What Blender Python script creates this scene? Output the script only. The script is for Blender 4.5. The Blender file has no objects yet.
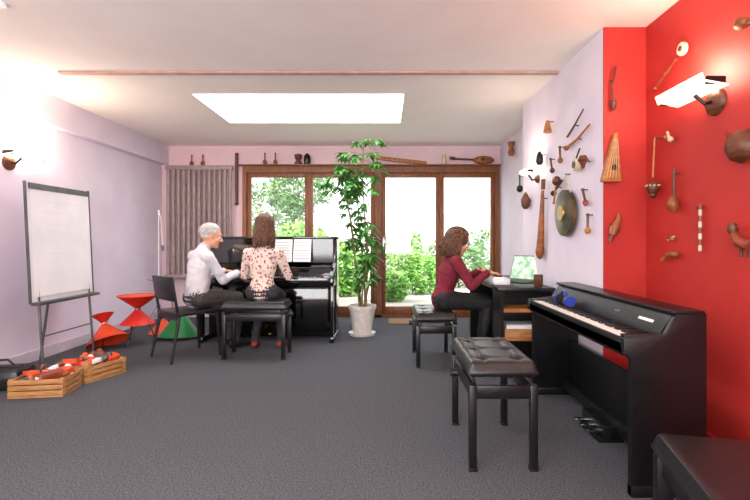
import bpy,bmesh,math,random
from mathutils import Vector,Matrix,Euler,kdtree,noise
random.seed(7)
V=Vector
rad=math.radians
def lin(h):
    h=h.lstrip('#'); o=[]
    for i in (0,2,4):
        c=int(h[i:i+2],16)/255
        o.append(c/12.92 if c<=.04045 else ((c+.055)/1.055)**2.4)
    return (*o,1)
def M(name,c1,rough=.5,metal=0,c2=None,scale=20,bump=0,emit=0,coat=0,stretch=(1,1,1),kind='noise',lo=.4,hi=.6,detail=4,spec=.5):
    m=bpy.data.materials.new(name); m.use_nodes=True
    nt=m.node_tree; b=nt.nodes['Principled BSDF']
    b.inputs['Roughness'].default_value=rough; b.inputs['Metallic'].default_value=metal
    b.inputs['Coat Weight'].default_value=coat; b.inputs['Coat Roughness'].default_value=.08
    b.inputs['Specular IOR Level'].default_value=spec
    a=lin(c1); b.inputs['Base Color'].default_value=a
    if c2 or bump:
        tc=nt.nodes.new('ShaderNodeTexCoord'); mp=nt.nodes.new('ShaderNodeMapping')
        mp.inputs['Scale'].default_value=stretch
        nt.links.new(tc.outputs['Object'],mp.inputs['Vector'])
        if kind=='noise':
            t=nt.nodes.new('ShaderNodeTexNoise'); t.inputs['Detail'].default_value=detail; out=t.outputs['Fac']
        elif kind=='voronoi':
            t=nt.nodes.new('ShaderNodeTexVoronoi'); out=t.outputs['Distance']
        else:
            t=nt.nodes.new('ShaderNodeTexWave'); t.inputs['Distortion'].default_value=4; out=t.outputs['Fac']
        t.inputs['Scale'].default_value=scale
        nt.links.new(mp.outputs['Vector'],t.inputs['Vector'])
        if c2:
            r=nt.nodes.new('ShaderNodeValToRGB'); r.color_ramp.elements[0].position=lo; r.color_ramp.elements[1].position=hi
            r.color_ramp.elements[0].color=a; r.color_ramp.elements[1].color=lin(c2)
            nt.links.new(out,r.inputs['Fac']); nt.links.new(r.outputs['Color'],b.inputs['Base Color'])
        if bump:
            bn=nt.nodes.new('ShaderNodeBump'); bn.inputs['Strength'].default_value=bump; bn.inputs['Distance'].default_value=.01
            nt.links.new(out,bn.inputs['Height']); nt.links.new(bn.outputs['Normal'],b.inputs['Normal'])
    if emit:
        b.inputs['Emission Color'].default_value=a; b.inputs['Emission Strength'].default_value=emit
    return m
def glass(name):
    m=bpy.data.materials.new(name); m.use_nodes=True; nt=m.node_tree
    for n in list(nt.nodes):
        if n.type=='BSDF_PRINCIPLED': nt.nodes.remove(n)
    o=nt.nodes['Material Output']; t=nt.nodes.new('ShaderNodeBsdfTransparent'); g=nt.nodes.new('ShaderNodeBsdfGlossy'); g.inputs['Roughness'].default_value=.02
    x=nt.nodes.new('ShaderNodeMixShader'); x.inputs[0].default_value=.06
    nt.links.new(t.outputs[0],x.inputs[1]); nt.links.new(g.outputs[0],x.inputs[2]); nt.links.new(x.outputs[0],o.inputs[0])
    return m
def rotz(d):
    d=V(d)
    if d.length<1e-9: return Matrix.Identity(4)
    return V((0,0,1)).rotation_difference(d.normalized()).to_matrix().to_4x4()
class MB:
    def __init__(s): s.bm=bmesh.new(); s.mats=[]
    def mi(s,m):
        if m not in s.mats: s.mats.append(m)
        return s.mats.index(m)
    def _add(s,tb,mat):
        i=s.mi(mat)
        for f in tb.faces: f.material_index=i
        me=bpy.data.meshes.new('t'); tb.to_mesh(me); tb.free(); s.bm.from_mesh(me); bpy.data.meshes.remove(me)
    def box(s,c,size,mat,rot=(0,0,0),bev=0):
        tb=bmesh.new(); bmesh.ops.create_cube(tb,size=1)
        bmesh.ops.scale(tb,vec=size,verts=tb.verts)
        if bev: bmesh.ops.bevel(tb,geom=tb.edges[:],offset=bev,segments=2,affect='EDGES',profile=.5)
        bmesh.ops.transform(tb,matrix=Matrix.Translation(c)@Euler(rot).to_matrix().to_4x4(),verts=tb.verts)
        s._add(tb,mat)
    def b2(s,x0,x1,y0,y1,z0,z1,mat,bev=0):
        s.box(((x0+x1)/2,(y0+y1)/2,(z0+z1)/2),(abs(x1-x0),abs(y1-y0),abs(z1-z0)),mat,bev=bev)
    def cyl(s,p0,p1,r0,mat,r1=None,seg=16):
        p0=V(p0);p1=V(p1); tb=bmesh.new()
        bmesh.ops.create_cone(tb,cap_ends=True,segments=seg,radius1=max(r0,1e-4),radius2=max(r0 if r1 is None else r1,1e-4),depth=(p1-p0).length)
        bmesh.ops.transform(tb,matrix=Matrix.Translation((p0+p1)/2)@rotz(p1-p0),verts=tb.verts); s._add(tb,mat)
    def ball(s,c,r,mat,rot=None,seg=16):
        if not hasattr(r,'__len__'): r=(r,r,r)
        tb=bmesh.new(); bmesh.ops.create_uvsphere(tb,u_segments=seg,v_segments=max(6,seg//2+2),radius=1)
        bmesh.ops.scale(tb,vec=r,verts=tb.verts)
        bmesh.ops.transform(tb,matrix=Matrix.Translation(c)@(rot if rot else Matrix.Identity(4)),verts=tb.verts); s._add(tb,mat)
    def lathe(s,o,prof,mat,axis=(0,0,1),seg=24):
        tb=bmesh.new(); rings=[]
        for r,z in prof:
            rings.append([tb.verts.new((max(r,1e-4)*math.cos(2*math.pi*k/seg),max(r,1e-4)*math.sin(2*math.pi*k/seg),z)) for k in range(seg)])
        for a,b in zip(rings,rings[1:]):
            for k in range(seg): tb.faces.new((a[k],a[(k+1)%seg],b[(k+1)%seg],b[k]))
        tb.faces.new(rings[0][::-1]); tb.faces.new(rings[-1])
        bmesh.ops.recalc_face_normals(tb,faces=tb.faces)
        bmesh.ops.transform(tb,matrix=Matrix.Translation(o)@rotz(axis),verts=tb.verts); s._add(tb,mat)
    def tube(s,pts,r,mat,seg=8,r1=None,flat=1):
        pts=[V(p) for p in pts]; n=len(pts); tb=bmesh.new(); rings=[]
        ref=None
        for i,p in enumerate(pts):
            t=(pts[min(i+1,n-1)]-pts[max(i-1,0)]).normalized()
            if ref is None:
                ref=t.orthogonal().normalized()
            ref=(ref-t*ref.dot(t)).normalized(); bi=t.cross(ref)
            if hasattr(r,'__len__'): rr=r[i]
            else: rr=r if r1 is None else r+(r1-r)*i/(n-1)
            rings.append([tb.verts.new(p+ref*rr*math.cos(2*math.pi*k/seg)+bi*rr*flat*math.sin(2*math.pi*k/seg)) for k in range(seg)])
        for a,b in zip(rings,rings[1:]):
            for k in range(seg): tb.faces.new((a[k],a[(k+1)%seg],b[(k+1)%seg],b[k]))
        tb.faces.new(rings[0][::-1]); tb.faces.new(rings[-1])
        s._add(tb,mat)
    def prism(s,poly,ext,mat,bev=0):
        tb=bmesh.new(); a=[tb.verts.new(p) for p in poly]; b=[tb.verts.new(V(p)+V(ext)) for p in poly]; n=len(a)
        tb.faces.new(a); tb.faces.new(b[::-1])
        for k in range(n): tb.faces.new((a[k],b[k],b[(k+1)%n],a[(k+1)%n]))
        bmesh.ops.recalc_face_normals(tb,faces=tb.faces)
        if bev: bmesh.ops.bevel(tb,geom=tb.edges[:],offset=bev,segments=2,affect='EDGES',profile=.5)
        s._add(tb,mat)
    def quad(s,ps,mat):
        vs=[s.bm.verts.new(p) for p in ps]; f=s.bm.faces.new(vs); f.material_index=s.mi(mat); return f
    def pad(s,cx,cy,w,l,z,th,mat,tx=2,ty=3,nx=36,ny=54,dimple=.02):
        tb=bmesh.new(); g=[]
        for i in range(nx+1):
            row=[]
            for j in range(ny+1):
                u=i/nx; v=j/ny
                e=min(1,min(u,1-u)*w/.03); e2=min(1,min(v,1-v)*l/.03)
                h=th*math.sqrt(max(0,1-(1-e)**2))*math.sqrt(max(0,1-(1-e2)**2))
                d=0
                if tx:
                    for a in range(tx):
                        for b in range(ty):
                            du=(u-(a+.5)/tx)*w; dv=(v-(b+.5)/ty)*l
                            d+=dimple*math.exp(-(du*du+dv*dv)/.0007)
                    for a in range(tx):
                        du=(u-(a+.5)/tx)*w; d+=.25*dimple*math.exp(-du*du/.00012)
                    for b in range(ty):
                        dv=(v-(b+.5)/ty)*l; d+=.25*dimple*math.exp(-dv*dv/.00012)
                row.append(tb.verts.new((cx+(u-.5)*w,cy+(v-.5)*l,z+max(h-d*min(e,e2),0))))
            g.append(row)
        for i in range(nx):
            for j in range(ny): tb.faces.new((g[i][j],g[i+1][j],g[i+1][j+1],g[i][j+1]))
        s._add(tb,mat)
        for a in range(tx):
            for b in range(ty): s.ball((cx+((a+.5)/tx-.5)*w,cy+((b+.5)/ty-.5)*l,z+th-dimple*1.35),(.011,.011,.005),mat,seg=10)
    def done(s,name,loc=None,rz=0,ang=40,parent=None,center=True):
        me=bpy.data.meshes.new(name)
        if loc is None:
            if center:
                xs=[v.co for v in s.bm.verts]
                mn=V([min(c[i] for c in xs) for i in range(3)]); mx=V([max(c[i] for c in xs) for i in range(3)])
                loc=V(((mn.x+mx.x)/2,(mn.y+mx.y)/2,mn.z)); bmesh.ops.translate(s.bm,vec=-loc,verts=s.bm.verts)
            else: loc=(0,0,0)
        for f in s.bm.faces: f.smooth=True
        s.bm.to_mesh(me); s.bm.free()
        me.set_sharp_from_angle(angle=rad(ang))
        for m in s.mats: me.materials.append(m)
        o=bpy.data.objects.new(name,me); bpy.context.collection.objects.link(o); o.location=loc; o.rotation_euler=(0,0,rz)
        if parent: o.parent=parent
        return o

# ---------- materials ----------
m_left=M('paint_lavender','#e5dceb',.75,c2='#e0d6e7',scale=3)
m_back=M('paint_pink','#e8ccd2',.75,c2='#e3c6cd',scale=3)
m_white=M('paint_white_lilac','#e6deea',.75,c2='#e0d7e6',scale=3)
m_red=M('paint_red','#b92c26',.6,c2='#b12721',scale=4)
m_ceil=M('paint_ceiling','#f8f2ed',.85,c2='#f5eee8',scale=2)
m_seam=M('paint_seam','#c9a59a',.8,c2='#bd978c',scale=10)
m_carpet=M('carpet','#393b3f',.95,c2='#6a6c72',scale=110,bump=.6,lo=.3,hi=.7,detail=8,spec=.1)
m_base=M('skirting_paint','#d8d0dd',.5,c2='#cfc6d6',scale=8)
m_wood=M('frame_wood','#733f1e',.45,c2='#8a5229',scale=6,stretch=(8,8,.6),bump=.1)
m_black=M('black_satin','#0e0e10',.35,c2='#131316',scale=30)
m_gloss=M('black_lacquer','#060607',.08,c2='#0a0a0c',scale=5,coat=.7)
m_leather=M('black_leather','#18181a',.3,c2='#202022',scale=80,bump=.15)
m_ivory=M('white_keys','#f4f1ea',.25,c2='#eeeae0',scale=8)
m_chrome=M('chrome','#c8c8cc',.18,1,c2='#bbbbc0',scale=6)
m_rad=M('radiator_paint','#a2918f',.45,c2='#978583',scale=12)
m_paper=M('paper','#f3f1f4',.7,c2='#ebe9ee',scale=3)
m_whiteb=M('white_plastic','#eeeef0',.35,c2='#e6e6e9',scale=9)
m_brown=M('dark_wood','#4a2713',.45,c2='#6a3a1d',scale=14,stretch=(1,1,4))
m_tan=M('tan_wood','#a0642f',.5,c2='#b87a45',scale=14,stretch=(1,1,4))
m_rwood=M('red_wood','#7d3420',.4,c2='#95452b',scale=12)
m_gourd=M('gourd','#7c431f',.4,c2='#a05e2e',scale=18)
m_bone=M('bone','#d8c8ab',.5,c2='#c7b492',scale=20)
m_crate=M('crate_wood','#a87545',.6,c2='#bd8d58',scale=10,stretch=(1,1,6))
m_pot=M('pot_ceramic','#e6e2dc',.4,c2='#d8d2ca',scale=14)
m_soil=M('soil','#2c1d14',.9,c2='#3d2a1d',scale=60,bump=.6)
m_leaf=M('leaf_green','#2c6a24',.4,c2='#55993c',scale=9)
m_leaf2=M('garden_leaf','#5d9a3a',.6,c2='#8fc25c',scale=4)
m_leaf3=M('garden_leaf_dark','#3f6f38',.6,c2='#6d9a58',scale=4)
m_stem=M('stem','#6f6236',.7,c2='#84764a',scale=25)
m_glass=glass('window_glass')
m_cred=M('cone_red','#d8281c',.45,c2='#c92013',scale=6)
m_corange=M('cone_orange','#ee5226',.45,c2='#e2461b',scale=6)
m_cgreen=M('cone_green','#1e8a45',.45,c2='#18783b',scale=6)
m_lampglass=M('lamp_glass','#ffe9cf',.4,c2='#fff0dc',scale=5,emit=1.3)
m_sky=M('skylight_diffuser','#ffffff',.5,emit=6)
m_scr=M('screen_image','#7fb089',.3,c2='#e8efe8',scale=18,emit=.6)
m_blue=M('blue_plastic','#1f3aa0',.4,c2='#1a3190',scale=7)
m_grey=M('grey_metal','#6b6c70',.4,.6,c2='#5e5f63',scale=10)
m_skin=M('skin','#d9a182',.5,c2='#d3977a',scale=15)
m_lip=M('lips','#b3605a',.45,c2='#a95750',scale=15)
m_eye=M('eye_white','#f2efec',.2,c2='#ece8e4',scale=5)
m_iris=M('iris','#2b1a10',.2,c2='#3a2416',scale=40)
m_patio=M('patio_stone','#c9c4bb',.8,c2='#b5afa6',scale=3,bump=.2)
m_render=M('garden_wall_render','#eeece8',.8,c2='#dedad5',scale=1.5)
m_mat=M('doormat_fibre','#9a7a52',.95,c2='#7d6040',scale=80,bump=.6)

# ---------- room ----------
XL,XR,XB,YB,H=-3.25,1.68,1.41,6.7,2.49
Y0=-1.6
o=MB(); o.b2(XL-.15,XR+.15,Y0-.15,YB+.2,-.1,0,m_carpet); o.done('floor',center=False)
o=MB(); sx0,sx1,sy0,sy1=-1.83,.20,4.29,5.39
for a in [(XL-.15,XR+.15,Y0-.15,sy0),(XL-.15,XR+.15,sy1,YB+.2),(XL-.15,sx0,sy0,sy1),(sx1,XR+.15,sy0,sy1)]:
    o.b2(*a,H,H+.15,m_ceil)
o.done('ceiling',center=False)
o=MB()
o.b2(sx0,sx1,sy0,sy1,H+.10,H+.13,m_sky)
for a in [(sx0,sx0+.02,sy0,sy1),(sx1-.02,sx1,sy0,sy1),(sx0+.02,sx1-.02,sy0,sy0+.02),(sx0+.02,sx1-.02,sy1-.02,sy1)]:
    o.b2(*a,H-.004,H+.10,m_whiteb)
o.done('window_skylight')
o=MB(); o.b2(-2.65,XR,3.72,3.775,H-.018,H,m_seam,.004); o.done('trim_ceiling_beam')
o=MB(); o.b2(XL-.15,XL,Y0-.15,YB+.2,0,H,m_left); o.done('wall_left')
o=MB(); o.b2(XL,XL+.10,Y0,YB,2.21,H,m_left); o.done('trim_soffit')
o=MB(); o.b2(XL,-2.07,YB,YB+.2,0,H,m_back); o.b2(-2.07,XR,YB,YB+.2,2.19,H,m_back); o.done('wall_back')
o=MB(); o.b2(XR,XR+.15,Y0-.15,2.97,0,H,m_red); o.b2(XR,XR+.15,2.97,YB+.2,0,H,m_white); o.done('wall_right')
o=MB(); o.b2(XB,XR,2.975,4.7,0,H,m_white); o.b2(XB,XR,2.96,2.975,0,H,m_red); o.done('wall_chimney_breast')
o=MB(); o.b2(XL,XR,Y0-.15,Y0,0,.6,m_left); o.b2(XL,XR,Y0-.15,Y0,2.3,H,m_left); o.b2(XL,-2.4,Y0-.15,Y0,.6,2.3,m_left); o.b2(1.0,XR,Y0-.15,Y0,.6,2.3,m_left); o.done('wall_front')
o=MB()
for x in (-2.4,-1.3,-.15,.95): o.b2(x,x+.05,Y0-.12,Y0-.03,.6,2.3,m_whiteb)
o.b2(-2.35,.95,Y0-.12,Y0-.03,.6,.65,m_whiteb); o.b2(-2.35,.95,Y0-.12,Y0-.03,2.25,2.3,m_whiteb); o.b2(-2.35,.95,Y0-.09,Y0-.08,.65,2.25,m_glass)
o.done('added_rear_window')  # unseen window, added to go with the fill light behind the camera
o=MB(); o.b2(XL,XL+.015,Y0,YB,0,.10,m_base); o.done('baseboard_left')
o=MB(); o.b2(XL+.015,-2.07,YB-.015,YB,0,.10,m_base); o.done('baseboard_back')
o=MB(); o.b2(XB-.015,XB,2.96,4.7,0,.12,m_base); o.b2(XR-.015,XR,Y0,2.96,0,.12,m_red); o.b2(XB,XR-.015,2.945,2.96,0,.12,m_red); o.b2(XR-.015,XR,4.7,YB,0,.12,m_base); o.done('baseboard_right')
fx0,fx1=-2.07,1.66
fr=MB(); yA,yB_=YB-.03,YB+.09
fr.b2(fx0,fx1,yA,yB_,2.10,2.19,m_wood); fr.b2(fx0-.05,fx1+.0,yA-.10,yB_-.1,2.19,2.205,m_wood)
fr.b2(fx0,fx0+.06,yA,yB_,0,2.10,m_wood); fr.b2(fx1-.06,fx1,yA,yB_,0,2.10,m_wood); fr.b2(-.15,-.05,yA,yB_,0,2.10,m_wood)
fr.b2(fx0+.06,fx1-.06,yA,yB_,0,.03,m_wood)
fr.done('trim_door_frame')
spans=[(fx0+.06,-1.11),(-1.11,-.15),(-.05,.80),(.80,fx1-.06)]
for i,(a,b) in enumerate(spans):
    d=MB(); y0,y1=YB,YB+.05; w=.06
    d.b2(a,a+w,y0,y1,.03,2.10,m_wood,.004); d.b2(b-w,b,y0,y1,.03,2.10,m_wood,.004)
    d.b2(a+w,b-w,y0,y1,.03,.15,m_wood,.004); d.b2(a+w,b-w,y0,y1,2.03,2.10,m_wood,.004)
    d.b2(a+w,b-w,y0+.02,y0+.03,.15,2.03,m_glass)
    if i in (1,2):
        hx=b-w/2 if i==1 else a+w/2; sg=-1 if i==1 else 1
        d.b2(hx-.018,hx+.018,y0-.008,y0,.93,1.17,m_chrome,.003)
        d.cyl((hx,y0,1.06),(hx,y0-.05,1.06),.009,m_chrome); d.cyl((hx,y0-.05,1.06),(hx+sg*.11,y0-.05,1.06),.009,m_chrome)
    d.done('door_%d'%(i+1))
# ---------- garden ----------
o=MB(); o.b2(-9,9,YB+.2,16,-.12,-.02,m_patio); o.done('ground_patio')
o=MB(); o.b2(-9,9,14,14.2,-.02,1.9,m_render); 
for i in range(10): o.b2(-9+i*2,-8.9+i*2,13.95,14.25,-.02,2.0,m_render)
o.done('garden_wall')
def bush(name,blobs,n,mat,size=.05):
    o=MB()
    for k in range(n):
        b=random.choice(blobs); c=V(b[0]); r=V(b[1])
        d=V((random.gauss(0,1),random.gauss(0,1),random.gauss(0,1))).normalized()*(random.uniform(.6,1.05))
        p=c+V((d.x*r.x,d.y*r.y,d.z*r.z))
        if p.z<0: continue
        a=V((random.gauss(0,1),random.gauss(0,1),random.gauss(0,.7))).normalized(); q=a.orthogonal().normalized(); s_=size*random.uniform(.7,1.4)
        o.quad([p-a*s_,p+q*s_*.45,p+a*s_,p-q*s_*.45],mat)
    for b in blobs:
        c=V(b[0]); 
        for j in range(4):
            o.tube([(c.x+random.uniform(-.08,.08),c.y,-.02),(c.x+random.uniform(-.1,.1),c.y,c.z*.5),c+V((random.uniform(-1,1)*b[1][0]*.5,0,b[1][2]*.5))],.02,m_stem,5,.006)
    return o.done(name)
bush('garden_shrub',[((-1.75,9.3,.7),(.8,.45,.75)),((-.9,9.4,.5),(.55,.45,.6))],4600,m_leaf2,.06)
bush('garden_tree',[((-2.9,11.6,1.7),(.9,.7,.9)),((-2.2,12,2.4),(.9,.6,.7))],4200,m_leaf3,.06)
bush('flowering_bush',[((.35,9.3,.85),(.42,.4,.65)),((.75,9.7,.4),(.5,.4,.42)),((.15,8.6,.25),(.3,.3,.3))],4400,m_leaf2,.05)
bush('garden_hedge',[((1.7,11,.6),(.8,.45,.6)),((3.0,11.5,.8),(1.2,.5,.7))],2600,m_leaf3,.06)

# ---------- radiator ----------
o=MB()
for i in range(13):
    x=-3.11+i*.074
    o.tube([(x,6.60,.62),(x,6.60,2.14)],.026,m_rad,10); 
o.b2(-3.15,-2.18,6.565,6.635,.56,.63,m_rad,.02); o.b2(-3.15,-2.18,6.565,6.635,2.12,2.19,m_rad,.02)
o.cyl((-3.05,6.6,.6),(-3.05,6.6,0),.011,m_rad); o.cyl((-2.28,6.6,.6),(-2.28,6.6,0),.011,m_rad)
o.b2(-2.9,-2.86,6.6,6.7,1.9,1.94,m_rad); o.b2(-2.5,-2.46,6.6,6.7,1.9,1.94,m_rad)
o.done('column_radiator')
def keys(o,org,al,into,n=52,kw=.0235,kl=.145):
    org=V(org);al=V(al);into=V(into)
    def bx(c,a,b,h,mat):
        sx=abs(al.x)*a+abs(into.x)*b; sy=abs(al.y)*a+abs(into.y)*b
        o.box(c,(sx,sy,h),mat,bev=.0015)
    pat=[1,1,0,1,1,1,0]
    for i in range(n):
        bx(org+al*(kw*(i+.5))+into*kl/2+V((0,0,.01)),kw*.93,kl,.02,m_ivory)
        if pat[(i+2)%7] and i<n-1:
            bx(org+al*(kw*(i+1))+into*(kl*.66)+V((0,0,.024)),.011,kl*.64,.014,m_black)
# ---------- upright piano ----------
o=MB(); px0,px1=-2.02,-.56; g=m_gloss
for x in (px0,px1-.04):
    o.prism([(x,5.62,0.02),(x,5.27,0.02),(x,5.27,.60),(x,4.97,.62),(x,4.96,.66),(x,4.97,.73),(x,5.02,.78),(x,5.22,.80),(x,5.27,.86),(x,5.29,1.13),(x,5.62,1.13)],(.04,0,0),g,.006)
    o.b2(x-.005,x+.045,4.98,5.64,.0,.06,g,.008)
    o.b2(x,x+.04,5.0,5.06,.04,.62,g,.006)
o.b2(px0-.015,px1+.015,5.26,5.64,1.13,1.16,g,.006)
o.b2(px0+.04,px1-.04,5.29,5.31,.86,1.13,g); o.b2(px0+.04,px1-.04,5.31,5.62,.06,1.12,g)
o.b2(px0+.04,px1-.04,5.27,5.31,.06,.60,g,.004)
o.b2(px0+.04,px1-.04,4.97,5.30,.62,.68,g,.004); o.b2(px0+.04,px1-.04,4.955,4.975,.64,.715,g,.003)
o.b2(px0+.04,px1-.04,5.15,5.17,.70,.80,g); o.box(((px0+px1)/2,5.24,.83),(px1-px0-.08,.14,.015),g,(rad(25),0,0),.003)
for x in (px0+.04,px1-.14): o.b2(x,x+.10,4.98,5.15,.68,.735,g,.004)
keys(o,(px0+.142,4.99,.69),(1,0,0),(0,1,0),50,.0235)
o.box(((px0+px1)/2,5.25,.97),(.9,.012,.2),g,(rad(-14),0,0),.003)
m_brass=M('brass','#b5893c',.25,1,c2='#a87f38',scale=9)
for i in (-.12,0,.12): o.box(((px0+px1)/2+i,5.20,.07),(.03,.14,.015),m_brass,(0,0,0),.005)
o.b2(px0+.04,px1-.04,5.27,5.62,.02,.06,g)
o.done('upright_piano')
o=MB()
o.box((-1.16,5.225,1.0),(.21,.006,.26),m_paper,(rad(-14),0,rad(2)),0); o.box((-.94,5.225,1.0),(.2,.006,.26),m_paper,(rad(-14),0,rad(-2)),0)
for j in range(7):
    o.box((-1.16,5.219+.25*(.09-j*.03),1.09-j*.03),(.17,.002,.003),m_black,(rad(-14),0,0)); o.box((-.94,5.219+.25*(.09-j*.03),1.09-j*.03),(.17,.002,.003),m_black,(rad(-14),0,0))
o.done('sheet_music')
# ---------- benches ----------
def bench(name,cx,cy,w,l,h,rz=0,tx=2,ty=3,leg=.036,mech=True):
    o=MB(); m=m_black
    o.b2(-w/2+.01,w/2-.01,-l/2+.01,l/2-.01,h-.075,h-.05,m,.004)
    o.pad(0,0,w,l,h-.05,.05,m_leather,tx,ty)
    o.b2(-w/2,w/2,-l/2,l/2,h-.062,h-.0495,m_leather,.002)
    top=h-.115 if mech else h-.075
    for sx in (-1,1):
        for sy in (-1,1):
            x=sx*(w/2-leg*.6); y=sy*(l/2-leg*.6)
            o.prism([(x-leg/2,y-leg/2,top),(x+leg/2,y-leg/2,top),(x+leg/2,y+leg/2,top),(x-leg/2,y+leg/2,top)],(0,0,-top+.0),m,.003)
            o.box((x,y,.006),(leg+.006,leg+.006,.012),m,bev=.002)
    for sx in (-1,1): o.box((sx*(w/2-leg*.6),0,top-.035),(.02,l-leg*2,.065),m,bev=.003)
    for sy in (-1,1): o.box((0,sy*(l/2-leg*.6),top-.035),(w-leg*2,.02,.065),m,bev=.003)
    if mech:
        for sx in (-1,1):
            o.tube([(sx*(w/2-.06),-l*.3,top-.05),(sx*(w/2-.06),l*.3,h-.075)],.008,m_grey,6); o.tube([(sx*(w/2-.06),l*.3,top-.05),(sx*(w/2-.06),-l*.3,h-.075)],.008,m_grey,6)
        o.cyl((-w/2+.03,0,top-.02),(w/2+.03,0,top-.02),.007,m_grey)
        o.cyl((w/2+.01,0,top-.02),(w/2+.045,0,top-.02),.022,m); o.cyl((-w/2-.045,0,top-.02),(-w/2-.01,0,top-.02),.022,m)
    return o.done(name,loc=(cx,cy,0),rz=rz)
bench('piano_bench',.575,2.52,.34,.60,.53)
bench('piano_stool_bench',-1.23,4.45,.60,.32,.54,tx=3,ty=2)
bench('desk_bench',.45,4.32,.36,.60,.48)
bench('leather_bench',1.14,1.27,.56,.60,.45,rz=rad(-14),tx=0,mech=False,leg=.05)
# ---------- digital piano ----------
o=MB(); m=m_black; y0,y1=2.0,3.36
for y in (y0,y1-.03):
    o.prism([(1.07,y,0.0),(1.13,y,0.0),(1.13,y,.05),(1.41-.01,y,.05),(1.40,y,.80),(1.27,y,.80),(1.22,y,.71),(1.04,y,.69),(1.04,y,.62),(1.07,y,.60)],(0,.03,0),m,.003)
    o.b2(1.07,1.39,y-.004,y+.034,0,.05,m,.004)
o.b2(1.045,1.39,y0+.03,y1-.03,.61,.665,m,.003); o.b2(1.045,1.06,y0+.03,y1-.03,.62,.688,m,.003)
o.b2(1.27,1.39,y0+.03,y1-.03,.66,.80,m,.006)
o.prism([(1.215,y0+.03,.665),(1.215,y0+.03,.71),(1.27,y0+.03,.795),(1.27,y0+.03,.665)],(0,y1-y0-.06,0),m)
o.b2(1.25,1.39,y0-.005,y1+.005,.797,.812,m,.004)
o.b2(1.06,1.215,y0+.03,y0+.075,.665,.70,m,.003); o.b2(1.06,1.215,y1-.075,y1-.03,.665,.70,m,.003)
keys(o,(1.065,y0+.077,.668),(0,1,0),(1,0,0),52,.0232)
o.box((1.236,2.18,.745),(.003,.12,.014),m_whiteb,(0,rad(33),0)); o.box((1.236,2.45,.745),(.003,.05,.012),m_grey,(0,rad(33),0))
o.b2(1.33,1.345,y0+.03,y1-.03,.12,.40,m,.003); o.b2(1.28,1.36,y0+.03,y1-.03,.05,.12,m,.004)
for i in (-.08,0,.08):
    yy=2.66+i
    o.b2(1.13,1.28,yy-.016,yy+.016,.05,.062,m_chrome,.005)
o.b2(1.20,1.30,2.52,2.80,.035,.10,m,.004); o.b2(1.18,1.32,2.54,2.78,0,.036,m)
o.done('digital_piano')
o=MB()
pts=[]
for i in range(17):
    a=math.pi*i/16; pts.append((1.16+.015*math.cos(a),2.98+.085*math.cos(a),.737+.055*math.sin(a)))
o.tube(pts,.008,m_blue,8)
for sy in (-1,1): o.cyl((1.16,2.98+sy*.075,.734),(1.16,2.98+sy*.105,.734),.033,m_blue); o.cyl((1.16,2.98+sy*.06,.734),(1.16,2.98+sy*.075,.734),.031,m_leather)
o.done('headphones')
# ---------- desk ----------
o=MB(); dx0,dx1,dy0,dy1=.92,1.39,3.74,5.1
o.b2(dx0,dx1,dy0,dy1,.70,.73,m,.004)
o.b2(dx0+.02,dx0+.045,dy0,dy0+.28,0,.70,m); o.b2(dx1-.03,dx1,dy0,dy1-.03,0,.70,m)
o.b2(dx0+.045,dx1-.03,dy0+.26,dy0+.28,0,.70,m); o.b2(dx0+.045,dx1-.03,dy0,dy0+.26,0,.05,m)
o.b2(dx0+.045,dx1-.03,dy0,dy0+.26,.30,.33,m_tan); o.b2(dx0+.045,dx1-.03,dy0,dy0+.26,.50,.53,m)
o.b2(dx0+.06,dx1-.05,dy0+.02,dy0+.24,.33,.39,m_crate); o.b2(dx0+.08,dx1-.09,dy0+.04,dy0+.24,.39,.42,m_paper)
o.b2(dx0+.045,dx1-.03,dy0+.01,dy0+.25,.53,.56,m_tan)
o.b2(dx0+.02,dx1-.03,dy1-.03,dy1,0,.70,m)
o.done('desk')
o=MB()
o.b2(.95,1.09,4.0,4.98,.73,.775,m_whiteb,.008); keys(o,(.955,4.04,.772),(0,1,0),(1,0,0),38,.0237,.09)
o.b2(1.055,1.09,4.0,4.98,.773,.785,m_whiteb,.004)
o.done('midi_keyboard')
o=MB()
o.b2(-.16,.16,-.11,.11,0,.016,m_grey,.004)
for r in range(5):
    for c in range(12): o.b2(-.14+c*.0236,-.12+c*.0236,-.01+r*.022-.02,.008+r*.022-.02,.016,.019,m_black)
o.b2(-.04,.04,-.10,-.045,.016,.0175,m_black)
o.box((0,.145,.125),(.33,.010,.245),m_grey,(rad(-18),0,0),.003); o.box((0,.1385,.127),(.31,.004,.22),m_scr,(rad(-18),0,0))
o.done('laptop',loc=(1.235,4.28,.73),rz=rad(-50))
o=MB(); o.lathe((1.28,3.84,.731),[(.03,0),(.036,.01),(.038,.10),(.034,.10),(.032,.015),(0,.012)],m_brown)
o.tube([(1.28,3.805,.81),(1.28,3.78,.80),(1.28,3.775,.78),(1.28,3.78,.76),(1.28,3.805,.75)],.005,m_brown,6); o.done('coffee_mug')
# ---------- chair ----------
o=MB(); W=.44;D=.42
o.box((0,0,.435),(W,D,.035),m_leather,bev=.012)
for sx in (-1,1):
    o.tube([(sx*.20,.19,.42),(sx*.21,.215,0)],.017,m,8,.013)
    o.tube([(sx*.20,-.18,.42),(sx*.215,-.26,0)],.017,m,8,.013)
    o.tube([(sx*.20,-.19,.42),(sx*.20,-.22,.60),(sx*.195,-.25,.78)],.014,m,8)
o.box((0,-.236,.685),(.40,.028,.20),m,(rad(9),0,0),.01); o.box((0,-.215,.58),(.37,.02,.05),m,(rad(9),0,0),.006)
o.box((0,.19,.40),(.38,.02,.04),m); o.box((0,-.19,.40),(.38,.02,.04),m)
o.done('dining_chair',loc=(-1.91,4.47,0),rz=-math.atan2(.66,.75))
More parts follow.
